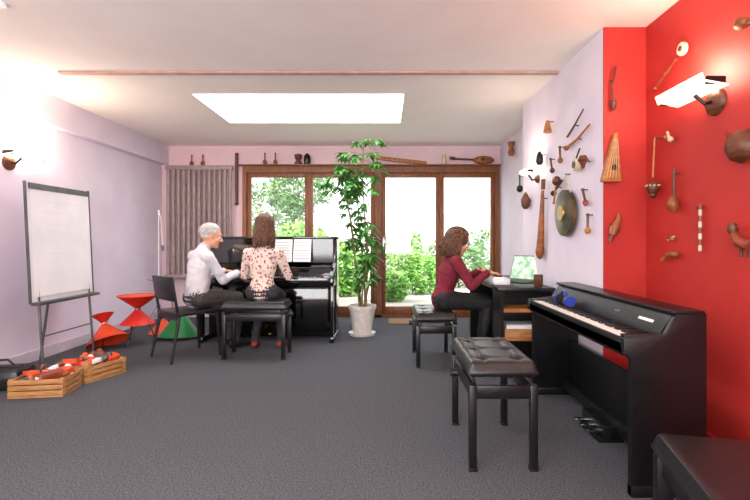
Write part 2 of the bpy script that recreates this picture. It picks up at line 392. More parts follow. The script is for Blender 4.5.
# ---------- flipchart ----------
o=MB(); bx=-2.90; tl=.05
o.prism([(bx-.02,3.80,.60),(bx-.02,4.60,.60),(bx-.02-tl,4.60,1.60),(bx-.02-tl,3.80,1.60)],(-.015,0,0),m_whiteb,.002)
o.prism([(bx-.017,3.83,.64),(bx-.017,4.57,.64),(bx-.017-tl*.93,4.57,1.57),(bx-.017-tl*.93,3.83,1.57)],(.004,0,0),m_paper)
o.prism([(bx-.015-tl*.95,3.82,1.55),(bx-.015-tl*.95,4.58,1.55),(bx-.017-tl,4.58,1.60),(bx-.017-tl,3.82,1.60)],(.012,0,0),m_grey)
o.b2(bx-.03,bx+.05,3.80,4.60,.575,.60,m_grey,.004)
for y in (3.788,4.60): o.prism([(bx-.015,y,.59),(bx-.015,y+.012,.59),(bx-.015-tl,y+.012,1.61),(bx-.015-tl,y,1.61)],(-.02,0,0),m_grey)
fa=M('chart_ink','#dcdce4',.7,c2='#e4e4ea',scale=40)
for (ya,za,yb,zb) in [(3.95,1.45,4.4,1.45),(3.95,1.36,4.3,1.36),(3.95,1.26,4.35,1.26),(3.95,1.0,4.4,1.0)]:
    f=lambda z: bx-.013-(z-.60)*.05
    o.tube([(f(za),ya,za),(f(zb),yb,zb)],.003,fa,5)
o.tube([(bx-.06,3.88,1.2),(bx+.02,3.88,0)],.011,m_grey,8); o.tube([(bx-.06,4.52,1.2),(bx+.02,4.55,0)],.011,m_grey,8)
o.tube([(bx-.07,4.2,1.35),(bx-.25,4.2,.0)],.011,m_grey,8)
o.tube([(bx-.0,3.88,.3),(bx-.0,4.54,.3)],.006,m_grey,6)
o.done('flipchart_easel')
# ---------- crates, bag ----------
cols=[m_cred,m_rwood,m_tan,m_brown,m_paper,m_black,m_crate,m_grey,m_gourd,m_corange]
def crate(name,cx,cy,w,l,h,rz,fill):
    o=MB(); t=.012
    o.b2(-w/2,w/2,-l/2,l/2,0,t,m_crate)
    for k in range(3):
        z0=t+k*(h-t)/3+.003; z1=t+(k+1)*(h-t)/3-.004
        o.b2(-w/2,w/2,-l/2,-l/2+t,z0,z1,m_crate,.002); o.b2(-w/2,w/2,l/2-t,l/2,z0,z1,m_crate,.002)
        o.b2(-w/2,-w/2+t,-l/2+t,l/2-t,z0,z1,m_crate,.002); o.b2(w/2-t,w/2,-l/2+t,l/2-t,z0,z1,m_crate,.002)
    for sx in (-1,1):
        for sy in (-1,1): o.b2(sx*(w/2-t)-.015,sx*(w/2-t)+.015,sy*(l/2-t-.015)-.012,sy*(l/2-t-.015)+.012,t,h,m_crate)
    for k in range(fill):
        mm=random.choice(cols); x=random.uniform(-w/2+.06,w/2-.06); y=random.uniform(-l/2+.06,l/2-.06)
        tp=random.random()
        if tp<.65: o.box((x,y,h*random.uniform(.6,1.15)),(random.uniform(.06,.13),random.uniform(.05,.1),random.uniform(.02,.06)),mm,(random.uniform(-.4,.4),random.uniform(-.4,.4),random.uniform(0,3)),.003)
        elif tp<.85: 
            a=random.uniform(0,3); o.tube([(x,y,h*.7),(x+.07*math.cos(a),y+.07*math.sin(a),h*1.15)],.011,mm,8,.009); o.ball((x+.07*math.cos(a),y+.07*math.sin(a),h*1.18),.024,mm)
        else: o.cyl((x,y,h*.7),(x,y+.02,h*1.05),.035,mm)
    return o.done(name,loc=(cx,cy,0),rz=rz)
crate('instrument_crate',-2.50,3.40,.36,.28,.13,rad(8),36)
crate('toy_crate',-2.42,3.80,.34,.36,.13,rad(-20),40)
o=MB(); o.box((-2.93,3.50,.075),(.38,.28,.15),m_leather,(0,0,.2),.04); o.box((-2.93,3.50,.155),(.30,.05,.02),m_black,(0,0,.2),.006)
o.tube([(-3.03,3.48,.15),(-3.0,3.46,.21),(-2.87,3.50,.21),(-2.83,3.53,.15)],.009,m_black,6); o.done('gear_bag')
# ---------- coloured cones ----------
def cone(o,p,ax,r,h,mat):
    o.lathe(p,[(.022,0),(.03,.01),(r*.55,h*.5),(r,h),(r+.006,h+.006),(r-.004,h+.004),(r*.5,h*.45),(.0,.012)],mat,ax,28)
o=MB()
p=V((-2.66,4.95,.38)); cone(o,p,(0,0,1),.20,.14,m_cred); cone(o,p,(0,0,-1),.17,.15,m_cred); o.cyl(p-V((0,0,.03)),p+V((0,0,.03)),.03,m_chrome)
o.ball(p+V((0,0,.14)),(.19,.19,.010),m_corange)
for k in range(3):
    a=k*2.1+.4; o.tube([p+V((.02*math.cos(a),.02*math.sin(a),-.02)),p+V((.13*math.cos(a),.13*math.sin(a),-.22)),(p.x+.18*math.cos(a),p.y+.18*math.sin(a),.006)],.007,m_chrome,6)
o.tube([p+V((.16,0,.13)),p+V((.19,0,.15)),p+V((.19,0,.30)),p+V((.08,.05,.31))],.006,m_chrome,6); 
o.done('cone_drum')
o=MB(); p=V((-2.93,4.80,.25)); cone(o,p,(.45,-.3,-1),.20,.20,m_corange); cone(o,p,(-.3,.2,1),.10,.09,m_cred); o.ball(p,.03,m_chrome)
for k in range(3):
    a=k*2.1+1; o.tube([p,(p.x+.20*math.cos(a),p.y+.20*math.sin(a),.006)],.007,m_chrome,6)
o.done('tilted_cone_drum')
o=MB(); p=V((-2.36,5.32,.30)); cone(o,p,(.0,-.1,-1),.23,.28,m_cgreen); cone(o,V((-2.66,5.52,.17)),(0,0,-1),.16,.155,m_corange); o.cyl(p,p+V((0,0,.05)),.03,m_black); o.tube([(-2.66,5.52,.16),(-2.5,5.42,.22),p],.012,m_chrome,6); o.done('green_cone_drum')
o=MB(); p=V((-3.0,6.1,0))
for k in range(3):
    a=k*2.1; o.tube([(p.x,p.y,.28),(p.x+.2*math.cos(a),p.y+.2*math.sin(a),.008)],.006,m_chrome,6)
o.tube([(p.x,p.y,.1),(p.x,p.y,1.5)],.006,m_whiteb,8); o.tube([(p.x,p.y,1.5),(p.x+.05,p.y-.05,1.42),(p.x+.10,p.y-.1,1.05)],.006,m_whiteb,8); o.cyl((p.x+.10,p.y-.10,1.05),(p.x+.11,p.y-.11,.98),.015,m_grey); o.cyl((p.x,p.y,1.47),(p.x,p.y,1.52),.014,m_whiteb)
o.done('microphone_stand')
# ---------- potted plant ----------
o=MB(); pc=V((-.27,5.45,0))
o.lathe(pc,[(.10,0),(.105,.01),(.13,.16),(.155,.31),(.165,.31),(.168,.35),(.15,.35),(.145,.31),(.0,.30)],m_pot,seg=32)
o.lathe(pc,[(.13,0),(.15,.0),(.16,.03),(.13,.02)],m_pot,seg=32)
o.ball(pc+V((0,0,.30)),(.143,.143,.015),m_soil)
def leaf(o,b,d,L,w,mat):
    d=V(d).normalized(); side=d.cross(V((0,0,1)))
    if side.length<.1: side=V((1,0,0))
    side.normalize(); up=side.cross(d)
    prev=None; n=5; bm=o.bm; idx=o.mi(mat)
    for i in range(n+1):
        t=i/n; ww=w*math.sin(math.pi*min(1,t*.92+.06))**.8; c=b+d*L*t+V((0,0,-L*.35*t*t))
        a=bm.verts.new(c-side*ww+up*ww*.25); e=bm.verts.new(c); f=bm.verts.new(c+side*ww+up*ww*.25)
        if prev:
            for q in ((prev[0],prev[1],e,a),(prev[1],prev[2],f,e)):
                fc=bm.faces.new(q); fc.material_index=idx
        prev=(a,e,f)
stems=[]
for k in range(6):
    a=k*1.3; hgt=[1.98,1.8,1.6,1.5,.95,.7][k]; pts=[]
    for i in range(14):
        t=i/13; pts.append(pc+V((.04*math.cos(a)+math.cos(a)*.12*t*t-(.14 if k<4 else 0)*t*t+.02*math.sin(6*t+k),.04*math.sin(a)+math.sin(a)*.10*t,.29+hgt*t)))
    o.tube(pts,.012,m_stem,7,.005); stems.append(pts)
for k,pts in enumerate(stems):
    for i in range(4,14):
        z=pts[i].z
        up_=z>1.6
        cnt=6 if up_ else (2 if z<1.2 else 2)
        for rep in range(cnt):
            if random.random()<.22: continue
            a=random.uniform(0,6.28); L=random.uniform(.08,.28) if up_ else random.uniform(.04,.12)
            b=pts[i]; e=b+V((math.cos(a)*L,math.sin(a)*L*.8,random.uniform(-.03,.10)))
            if e.z>2.28: e.z=2.28
            o.tube([b,(b+e)/2+V((0,0,.02)),e],.0035,m_leaf,4)
            for q in range(random.choice((5,6,7))):
                aa=a+(q-3)*.55; leaf(o,e,(math.cos(aa),math.sin(aa),random.uniform(-.6,.2)),random.uniform(.08,.14),random.uniform(.016,.024),m_leaf)
o.done('potted_umbrella_plant')
o=MB(); o.b2(.05,.50,6.1,6.5,0,.012,m_mat,.004); o.done('doormat')
# ---------- wall instruments ----------
def maraca(o,p,d,L,r,mat,hm=None):
    p=V(p); d=V(d).normalized(); o.tube([p,p+d*(L-r)],.009,hm or mat,8,.008); o.ball(p+d*(L-r),(r*.85,r*.85,r),mat,rotz(d)); o.ball(p,.012,hm or mat)
zl=2.205; yl=6.62
for i,x in enumerate((-2.80,-2.64)):
    o=MB(); maraca(o,(x,6.66,2.345),(0,.0,-1),.15,.035,m_rwood); o.cyl((x,6.66,2.345),(x,6.70,2.345),.006,m_grey); o.done('maraca')
o=MB(); o.tube([(-2.15,6.67,2.38),(-2.15,6.67,1.65)],[.025,.022],m_brown,10); o.ball((-2.15,6.67,1.65),.03,m_brown); o.cyl((-2.15,6.67,2.30),(-2.15,6.70,2.30),.006,m_grey); o.done('rain_stick')
for x in (-1.73,-1.58):
    o=MB(); maraca(o,(x,yl,zl+.16),(0,0,-1),.16,.036,m_gourd,m_brown); o.done('wooden_maraca')
o=MB(); o.lathe((-1.25,yl,zl),[(.05,0),(.055,.03),(.03,.05),(.03,.07),(.05,.09),(.055,.14),(.04,.15)],m_brown); o.lathe((-1.12,yl,zl),[(.035,0),(.05,.05),(.045,.12),(.02,.16)],m_black); o.done('hand_drum')
o=MB(); o.box((.24,yl,zl+.06),(.72,.04,.05),m_tan,(0,rad(6),0),.01)
for k in range(8): o.cyl((.0+k*.07,yl-.02,zl+.085-k*.007),(.0+k*.07,yl-.026,zl+.085-k*.007),.009,m_black,seg=8)
o.done('wooden_zither')
o=MB(); o.lathe((.85,yl,zl),[(.03,0),(.038,.06),(.02,.13),(.025,.15)],m_bone); o.done('hand_bell')
o=MB(); o.tube([(.97,yl,zl+.085),(1.3,yl,zl+.07)],.014,m_brown,8); o.ball((1.42,yl,zl+.065),(.15,.045,.062),m_gourd); o.box((.97,yl,zl+.09),(.08,.02,.045),m_black,(0,.1,0),.004); o.cyl((1.40,yl-.045,zl+.065),(1.40,yl-.05,zl+.065),.022,m_black); o.done('lute')
def peg(o,y,z,x=XB,d=.04): o.cyl((x-d,y,z),(x,y,z),.005,m_grey,seg=8)
o=MB(); o.lathe((XR-.06,5.9,2.2),[(.03,0),(.045,.04),(.03,.1),(.045,.16),(.045,.18)],m_gourd); peg(o,5.9,2.29,XR,.06); o.done('djembe_miniature')
for (z,y_,mm) in [(1.75,5.6,m_black),(1.5,5.3,m_brown),(1.9,5.1,m_gourd)]:
    o=MB(); maraca(o,(XR-.04,y_,z+.15),(0,0,-1),.2,.045,mm); peg(o,y_,z+.15,XR,.04); o.done('hanging_rattle')
w=XB
o=MB(); o.lathe((w-.045,3.50,1.325),[(.0,.03),(.05,.032),(.06,.022),(.14,.016),(.175,.01),(.178,-.02),(.170,-.02),(.165,.004),(.0,.004)],M('gong_bronze','#38342a',.4,.5,c2='#665233',scale=9),(-1,0,0),40)
o.lathe((w-.049,3.50,1.325),[(.0,.03),(.055,.031),(.058,.020),(.0,.02)],M('gong_brass','#b8985a',.35,.7,c2='#a07f46',scale=12),(-1,0,0),32)
o.tube([(w-.04,3.40,1.47),(w-.03,3.50,1.62),(w-.04,3.60,1.47)],.004,m_bone,5); peg(o,3.5,1.62); o.done('gong')
o=MB(); o.lathe((w-.05,3.85,2.02),[(.035,0),(.03,.03),(.018,.08),(.012,.10)],m_tan); peg(o,3.85,2.11); o.done('cow_bell')
o=MB(); o.tube([(w-.03,3.48,1.90),(w-.03,3.35,1.955),(w-.03,3.20,2.03)],.009,m_brown,8,.005); peg(o,3.35,1.955,d=.03); o.done('drum_beater')
o=MB(); o.tube([(w-.03,3.50,1.82),(w-.03,3.30,1.845),(w-.03,3.10,1.90)],.011,m_tan,8,.007); o.ball((w-.03,3.5,1.82),.02,m_rwood); peg(o,3.3,1.845,d=.03); o.done('wooden_flute')
o=MB(); o.lathe((w-.03,3.30,1.66),[(.04,-.025),(.045,-.02),(.045,.02),(.04,.025)],m_bone,(1,0,.0)); o.lathe((w-.058,3.30,1.66),[(.025,-.003),(.025,.0)],m_black,(1,0,0)); peg(o,3.30,1.66); o.tube([(w-.04,3.30,1.70),(w-.03,3.26,1.77)],.006,m_black,6); o.done('frame_drum')
o=MB(); maraca(o,(w-.045,3.72,1.42),(0,-.35,1),.22,.04,m_brown,m_tan); o.tube([(w-.04,3.56,1.58),(w-.04,3.74,1.50)],.009,m_black,6); o.ball((w-.04,3.74,1.50),.024,m_black); peg(o,3.66,1.54); o.done('crossed_rattles')
o=MB(); o.lathe((w-.05,3.16,1.70),[(.022,0),(.035,.03),(.016,.06),(.010,.09)],m_brown,(0,0,-1)); peg(o,3.16,1.66); o.done('small_rattle')
o=MB(); o.tube([(w-.045,4.06,1.0),(w-.045,4.03,1.15),(w-.045,3.98,1.55)],[.036,.03,.013],m_gourd,10); o.ball((w-.045,4.06,1.02),(.034,.055,.07),m_gourd); o.box((w-.045,3.97,1.60),(.03,.04,.09),m_brown,(.1,0,0),.006); peg(o,3.99,1.48); o.done('wall_fiddle')
o=MB(); o.lathe((w-.05,4.45,1.42),[(.02,0),(.04,.03),(.045,.09),(.025,.13),(.01,.16)],m_brown); peg(o,4.45,1.5); o.done('carved_mask')
o=MB(); o.lathe((w-.05,4.05,1.78),[(.02,0),(.035,.03),(.03,.08),(.01,.12)],m_black); peg(o,4.05,1.87); o.done('wooden_bell')
for yy,zz,ml in ((3.82,1.72,m_brown),(3.62,1.78,m_gourd),(3.2,1.40,m_rwood),(3.12,1.22,m_tan)):
    o=MB(); maraca(o,(w-.035,yy,zz+.07),(0,random.uniform(-.5,.5),-1),.13,.024,ml,m_brown); peg(o,yy,zz+.07,d=.035); o.done('mini_maraca')
cy=2.96
o=MB(); o.prism([(1.375,cy-.05,1.49),(1.50,cy-.05,1.49),(1.475,cy-.05,1.80),(1.455,cy-.05,1.80)],(0,.045,0),m_tan,.006)
for k in range(5): o.tube([(1.40+k*.02,cy-.053,1.51),(1.455+k*.004,cy-.053,1.76)],.0015,m_bone,4)
o.cyl((1.45,cy-.05,1.58),(1.45,cy-.054,1.58),.018,m_black); o.cyl((1.465,cy-.03,1.77),(1.465,cy,1.77),.005,m_grey); o.done('psaltery')
o=MB(); o.tube([(1.47,cy-.03,2.23),(1.445,cy-.03,2.1),(1.455,cy-.03,1.95)],.007,m_brown,8); o.lathe((1.455,cy-.03,1.95),[(.010,0),(.02,.03),(.018,.06),(.0,.07)],m_brown,(0,0,1)); o.cyl((1.45,cy-.03,2.14),(1.45,cy,2.14),.005,m_grey); o.done('column_beater')
o=MB(); o.tube([(1.445,cy-.035,1.15),(1.46,cy-.035,1.19),(1.485,cy-.035,1.25),(1.485,cy-.035,1.29)],[.022,.032,.018,.010],m_gourd,10); o.tube([(1.445,cy-.035,1.15),(1.43,cy-.035,1.11)],.010,m_brown,6); o.tube([(1.46,cy-.035,1.2),(1.43,cy-.04,1.23)],.008,m_brown,6,.003); o.cyl((1.46,cy-.035,1.2),(1.46,cy,1.2),.005,m_grey); o.done('carved_bird_whistle')
w=XR
def pegr(o,y,z): peg(o,y,z,XR,.045)
o=MB(); o.tube([(w-.03,2.80,2.05),(w-.03,2.60,2.15)],.007,m_rwood,8,.010); o.lathe((w-.03,2.55,2.18),[(.0,-.01),(.034,-.01),(.038,0),(.034,.012),(.0,.012)],m_bone,(-1,0,0)); o.lathe((w-.044,2.55,2.18),[(.015,0),(.013,.005)],m_brown,(-1,0,0)); o.ball((w-.03,2.81,2.045),.014,m_rwood); pegr(o,2.7,2.10); o.done('clapper_drum')
o=MB(); o.tube([(w-.05,2.78,1.74),(w-.05,2.80,1.5)],.006,m_tan,8); o.ball((w-.05,2.80,1.44),(.036,.038,.045),m_brown); o.ball((w-.05,2.80,1.395),(.022,.022,.022),m_brown); 
for k in range(10):
    a=k*.63; o.ball((w-.05+.036*math.cos(a),2.80+.038*math.sin(a),1.45),.006,m_bone,seg=8)
pegr(o,2.78,1.735); o.done('gourd_rattle')
o=MB(); o.tube([(w-.035,2.68,1.75),(w-.035,2.66,1.70)],.008,m_bone,8); o.ball((w-.035,2.65,1.70),.016,m_bone); o.ball((w-.035,2.69,1.72),.014,m_tan); pegr(o,2.66,1.70); o.done('shell_shaker')
o=MB(); o.tube([(w-.035,2.62,1.53),(w-.035,2.62,1.36)],.007,m_brown,8); o.lathe((w-.04,2.62,1.28),[(.010,0),(.028,.02),(.032,.05),(.014,.09)],m_gourd); pegr(o,2.62,1.5); o.done('bulb_rattle')
o=MB()
for k in range(8): o.cyl((w-.022,2.42,1.31-k*.031),(w-.022,2.42,1.31-(k+1)*.031),.009,m_bone if k%2 else m_rwood,seg=12)
pegr(o,2.42,1.29); o.done('bamboo_flute')
o=MB(); o.tube([(w-.03,2.74,1.0),(w-.03,2.69,1.03),(w-.03,2.64,1.045)],[.009,.010,.016],m_tan,10); o.ball((w-.035,2.62,1.04),(.025,.03,.022),m_gourd); pegr(o,2.69,1.03); o.done('ocarina')
o=MB(); o.ball((w-.02,2.66,1.13),.014,m_tan); o.tube([(w-.02,2.70,1.12),(w-.02,2.64,1.14)],.006,m_bone,6); pegr(o,2.66,1.13); o.done('clay_whistle')
o=MB(); o.lathe((w-.03,2.11,1.55),[(.0,.07),(.04,.066),(.068,.042),(.08,0),(.072,-.004),(.056,.024),(.0,.03)],m_brown,(-1,.25,.1)); o.tube([(w-.045,2.16,1.59),(w-.045,2.21,1.64)],.008,m_rwood,6); pegr(o,2.11,1.58); o.done('half_gourd_drum')
o=MB(); o.tube([(w-.04,2.17,1.16),(w-.04,2.13,1.11),(w-.04,2.07,1.095),(w-.04,2.03,1.12)],[.014,.025,.028,.014],m_rwood,10)
for y_ in (2.12,2.07): o.cyl((w-.04,y_,1.10),(w-.04,y_,1.04),.008,m_brown,seg=8)
o.lathe((w-.04,2.17,1.15),[(.017,0),(.024,.02),(.014,.05)],m_brown); pegr(o,2.1,1.11); o.done('carved_animal_guiro')
o=MB(); maraca(o,(w-.045,2.0,2.08),(0,1,.3),.15,.036,m_gourd,m_brown); pegr(o,2.08,2.11); o.done('gourd_shaker')
# uplighters
def uplight(name,x,y,z,s,warm=40,sc=1):
    o=MB()
    o.lathe((x,y-.05*sc,z-.04),[(.0,.03),(.05*sc,.028),(.068*sc,.012),(.07*sc,0)],m_brown,(s,0,0),28)
    o.tube([(x+s*.02,y-.05*sc,z-.04),(x+s*.06,y-.05*sc,z-.05),(x+s*.09,y-.02,z)],.010,m_black,8)
    o.box((x+s*.10,y,z+.012),(.12*sc,.38*sc,.010),m_lampglass,(0,s*rad(-10),0),.004)
    o.box((x+s*(.10+.062*sc),y,z+.035),(.010,.38*sc,.05*sc),m_lampglass,(0,s*rad(20),0),.004)
    for q in (-1,1): o.box((x+s*.10,y+q*.18*sc,z+.026),(.10*sc,.008,.04*sc),m_black,bev=.003)
    o.cyl((x+s*.10,y-.11*sc,z+.04),(x+s*.10,y+.11*sc,z+.04),.010,m_lampglass,seg=10)
    o.done(name)
    l=bpy.data.lights.new('uplight_bulb','POINT'); l.energy=warm; l.color=(1,.80,.60); l.shadow_soft_size=.08
    q=bpy.data.objects.new('uplight_bulb',l); q.location=(x+s*.13,y,z+.14); bpy.context.collection.objects.link(q)
uplight('fill_uplighter',XR,2.38,1.86,-1,11)
uplight('fill_uplighter',XR,.5,1.86,-1,16)  # out-of-view fixture added to brighten the near ceiling
uplight('fill_uplighter',XL,4.02,1.83,1,30)
uplight('fill_uplighter',XL,1.4,1.83,1,36)  # unseen extra uplighter, added for a warm glow on the ceiling
uplight('fill_uplighter',XB,4.25,1.72,-1,5,.55)
o=MB(); o.cyl((-2.22,2.66,H),(-2.22,2.66,H-.02),.03,m_whiteb,.026,24); o.done('smoke_detector')
o=MB(); o.tube([(1.36,3.45,.3),(1.33,3.5,.1),(1.25,3.55,.006),(1.1,3.6,.006),(1.25,3.66,.006),(1.36,3.62,.15),(1.37,3.6,.32)],.005,m_black,6); o.b2(1.34,1.395,3.44,3.64,.28,.36,m_whiteb,.004); o.done('power_strip')

# ---------- people ----------
class Body:
    def __init__(s): s.bm=bmesh.new(); s.smp=[]
    def cap(s,p0,r0,p1,r1,lab,wd=None,flat=1):
        p0=V(p0);p1=V(p1); ax=p1-p0; L=ax.length; ax=ax/L if L>1e-6 else V((0,0,1))
        a=V(wd) if wd is not None else ax.orthogonal(); a=(a-ax*a.dot(ax)).normalized(); b=ax.cross(a)
        st=[]
        for k in range(1,5): t=math.pi/2*k/5; st.append((-r0*math.cos(t),r0*math.sin(t)))
        n=max(1,int(L/.012))
        for k in range(n+1): st.append((L*k/n,r0+(r1-r0)*k/n))
        for k in range(4,0,-1): t=math.pi/2*k/5; st.append((L+r1*math.cos(t),r1*math.sin(t)))
        seg=16 if max(r0,r1)<.03 else 28; rings=[]
        for z,r in st:
            ring=[]
            for k in range(seg):
                t=2*math.pi*k/seg; c=p0+ax*z+a*r*math.cos(t)+b*r*flat*math.sin(t); ring.append(s.bm.verts.new(c)); s.smp.append((c,lab))
            rings.append(ring)
        for x,y in zip(rings,rings[1:]):
            for k in range(seg): s.bm.faces.new((x[k],x[(k+1)%seg],y[(k+1)%seg],y[k]))
        s.bm.faces.new(rings[0][::-1]); s.bm.faces.new(rings[-1])
    def ell(s,c,R,ax,lab):
        tb=bmesh.new(); bmesh.ops.create_uvsphere(tb,u_segments=24,v_segments=16,radius=1)
        f,r,u=ax; c=V(c)
        for v in tb.verts: v.co=c+f*v.co.x*R[0]+r*v.co.y*R[1]+u*v.co.z*R[2]; s.smp.append((v.co.copy(),lab))
        bmesh.ops.recalc_face_normals(tb,faces=tb.faces)
        me=bpy.data.meshes.new('t'); tb.to_mesh(me); tb.free(); s.bm.from_mesh(me); bpy.data.meshes.remove(me)
    def hand(s,wr,d,n,t,curl=(25,30,25),lab='skin',k=1):
        wr=V(wr); d=V(d).normalized(); n=V(n); n=(n-d*n.dot(d)).normalized(); t=V(t); t=(t-d*t.dot(d)-n*t.dot(n)).normalized()
        s.cap(wr-d*.02,.026*k,wr+d*.012,.024*k,lab,t,.75)
        for i,(off,L) in enumerate(zip((.033,.011,-.011,-.033),(.072,.08,.074,.058))):
            b0=wr+t*off*.5*k; b1=wr+d*(.088-.006*abs(i-1))*k+t*off*k; s.cap(b0,.013*k,b1,.0115*k,lab)
            ang=0; p=b1; sp=(off*3)
            for j,(fr_,c) in enumerate(zip((.45,.3,.25),curl)):
                ang+=rad(c); dd=(d*math.cos(ang)+n*math.sin(ang)+t*sp*.6).normalized(); q=p+dd*L*fr_*k; s.cap(p,(.0095-.0010*j)*k,q,(.0090-.0010*j)*k,lab); p=q
        a=wr+d*.02+t*.024*k; b=a+(d*.6+t*.6+n*.3).normalized()*.045*k; c=b+(d*.9+t*.25+n*.3).normalized()*.032*k; e=c+(d+n*.4).normalized()*.024*k
        s.cap(a,.015*k,b,.012*k,lab); s.cap(b,.0115*k,c,.010*k,lab); s.cap(c,.010*k,e,.008*k,lab)
    def head(s,c,f,u,k=1):
        f=V(f).normalized(); u=V(u); u=(u-f*u.dot(f)).normalized(); r=f.cross(u); ax=(f,r,u); c=V(c)
        P=lambda a,b,z: c+f*a*k+r*b*k+u*z*k
        E=lambda p,R,l='skin': s.ell(p,[q*k for q in R],ax,l)
        E(P(-.012,0,.025),(.098,.076,.09)); E(P(.03,0,-.035),(.062,.06,.075)); E(P(.015,0,-.06),(.06,.054,.045)); E(P(.068,0,-.088),(.022,.028,.02))
        s.cap(P(.088,0,.012),.008*k,P(.110,0,-.022),.012*k,'skin'); E(P(.098,.011,-.026),(.012,.009,.009)); E(P(.098,-.011,-.026),(.012,.009,.009))
        s.cap(P(.078,-.035,.032),.012*k,P(.078,.035,.032),.012*k,'skin')
        for q in (-1,1): E(P(.062,q*.036,-.025),(.024,.022,.022)); E(P(-.005,q*.078,-.008),(.020,.008,.032)); E(P(-.0,q*.082,.012),(.018,.006,.014))
        s.cap(P(.088,-.019,-.051),.0065*k,P(.088,.019,-.051),.0065*k,'lip',u,1); s.cap(P(.086,-.016,-.062),.007*k,P(.086,.016,-.062),.007*k,'lip')
        return P,ax
    def finish(s,name,mats,parent,vox=.006,cloth=()):
        me=bpy.data.meshes.new(name); bmesh.ops.recalc_face_normals(s.bm,faces=s.bm.faces); s.bm.to_mesh(me); s.bm.free()
        ob=bpy.data.objects.new(name,me); bpy.context.collection.objects.link(ob)
        r=ob.modifiers.new('r','REMESH'); r.mode='VOXEL'; r.voxel_size=vox; r.use_smooth_shade=True
        sm=ob.modifiers.new('s','SMOOTH'); sm.factor=.5; sm.iterations=2
        bpy.context.view_layer.update(); dg=bpy.context.evaluated_depsgraph_get()
        nm=bpy.data.meshes.new_from_object(ob.evaluated_get(dg)); ob.modifiers.clear(); ob.data=nm
        kd=kdtree.KDTree(len(s.smp))
        for i,(c,l) in enumerate(s.smp): kd.insert(c,i)
        kd.balance(); labs=list(mats.keys()); nm.materials.clear()
        for l in labs: nm.materials.append(mats[l])
        vl=[None]*len(nm.vertices)
        for v in nm.vertices: vl[v.index]=s.smp[kd.find(v.co)[1]][1]
        nrm=[v.normal.copy() for v in nm.vertices]
        for v in nm.vertices:
            if vl[v.index] in cloth:
                c=v.co; d=noise.noise(V((c.x*14,c.y*14,c.z*22)))*.007+noise.noise(c*45)*.0025+.003
                v.co=c+nrm[v.index]*d
        for p in nm.polygons:
            p.material_index=labs.index(vl[p.vertices[0]]); p.use_smooth=True
        ob.parent=parent; return ob
def hairdo(parent,P,ax,mat,long=0,n=220,k=1,wave=.0,back=V((0,0,0)),vol=1.0,seed=1):
    rnd=random.Random(seed); f,r,u=ax; o=MB()
    c=P(-.022,0,.035); R=(.102*k*vol,.083*k*vol,.093*k*vol)
    rm=Matrix((f,r,u)).transposed().to_4x4(); o.ball(c,(R[0]*.98,R[1]*.99,R[2]),mat,rm,24)
    def pt(th,az,e=1.0):
        return c+(f*math.cos(az)*math.sin(th)*R[0]+r*math.sin(az)*math.sin(th)*R[1]+u*math.cos(th)*R[2])*e
    if long:
        b0=P(-.05,0,-.0); b1=b0+V((0,0,-long*.8-.03))+back*.6
        o.ball((b0+b1)/2,(.05*k,.070*k,(b0-b1).length*.62),mat,rm,20)
    for i in range(n):
        az=rnd.uniform(-math.pi,math.pi); th=rad(rnd.uniform(2,85 if abs(az)>1.1 else 40)); pts=[]
        thE=rad(105 if abs(az)>1.2 else (62 if not long else 100)); e=1+rnd.uniform(0,.06)
        if not long: thE=min(thE,th+rad(rnd.uniform(18,35)))
        m_=7
        for j in range(m_+1):
            t=j/m_; q=th+(max(thE,th+.1)-th)*t; a=az
            if abs(az)<1.25 and long: a=az+(1.35*(1 if az>=0 else -1)-az)*min(1,t*1.6)
            pts.append(pt(q,a,e+.015*math.sin(9*t+i)))
        if long:
            L=long*rnd.uniform(.75,1.08); last=pts[-1]; out=(last-c); out.z=0
            if out.length>1e-4: out.normalize()
            nn=9
            for j in range(1,nn+1):
                t=j/nn; ph=i*1.7
                pts.append(last+V((0,0,-L*t))+out*(.016*math.sin(2.2*t))+back*t*(1.2-t*.4)+V((wave*math.sin(ph+t*14),wave*math.cos(ph*1.3+t*13),0)))
        rr=[.0085 if j<len(pts)-3 else .0085*(len(pts)-j)/4 for j in range(len(pts))]
        if not long: rr=[q*.75 for q in rr]
        o.tube(pts,rr,mat,6)
    return o.done('hair',parent=parent,center=False,ang=80)
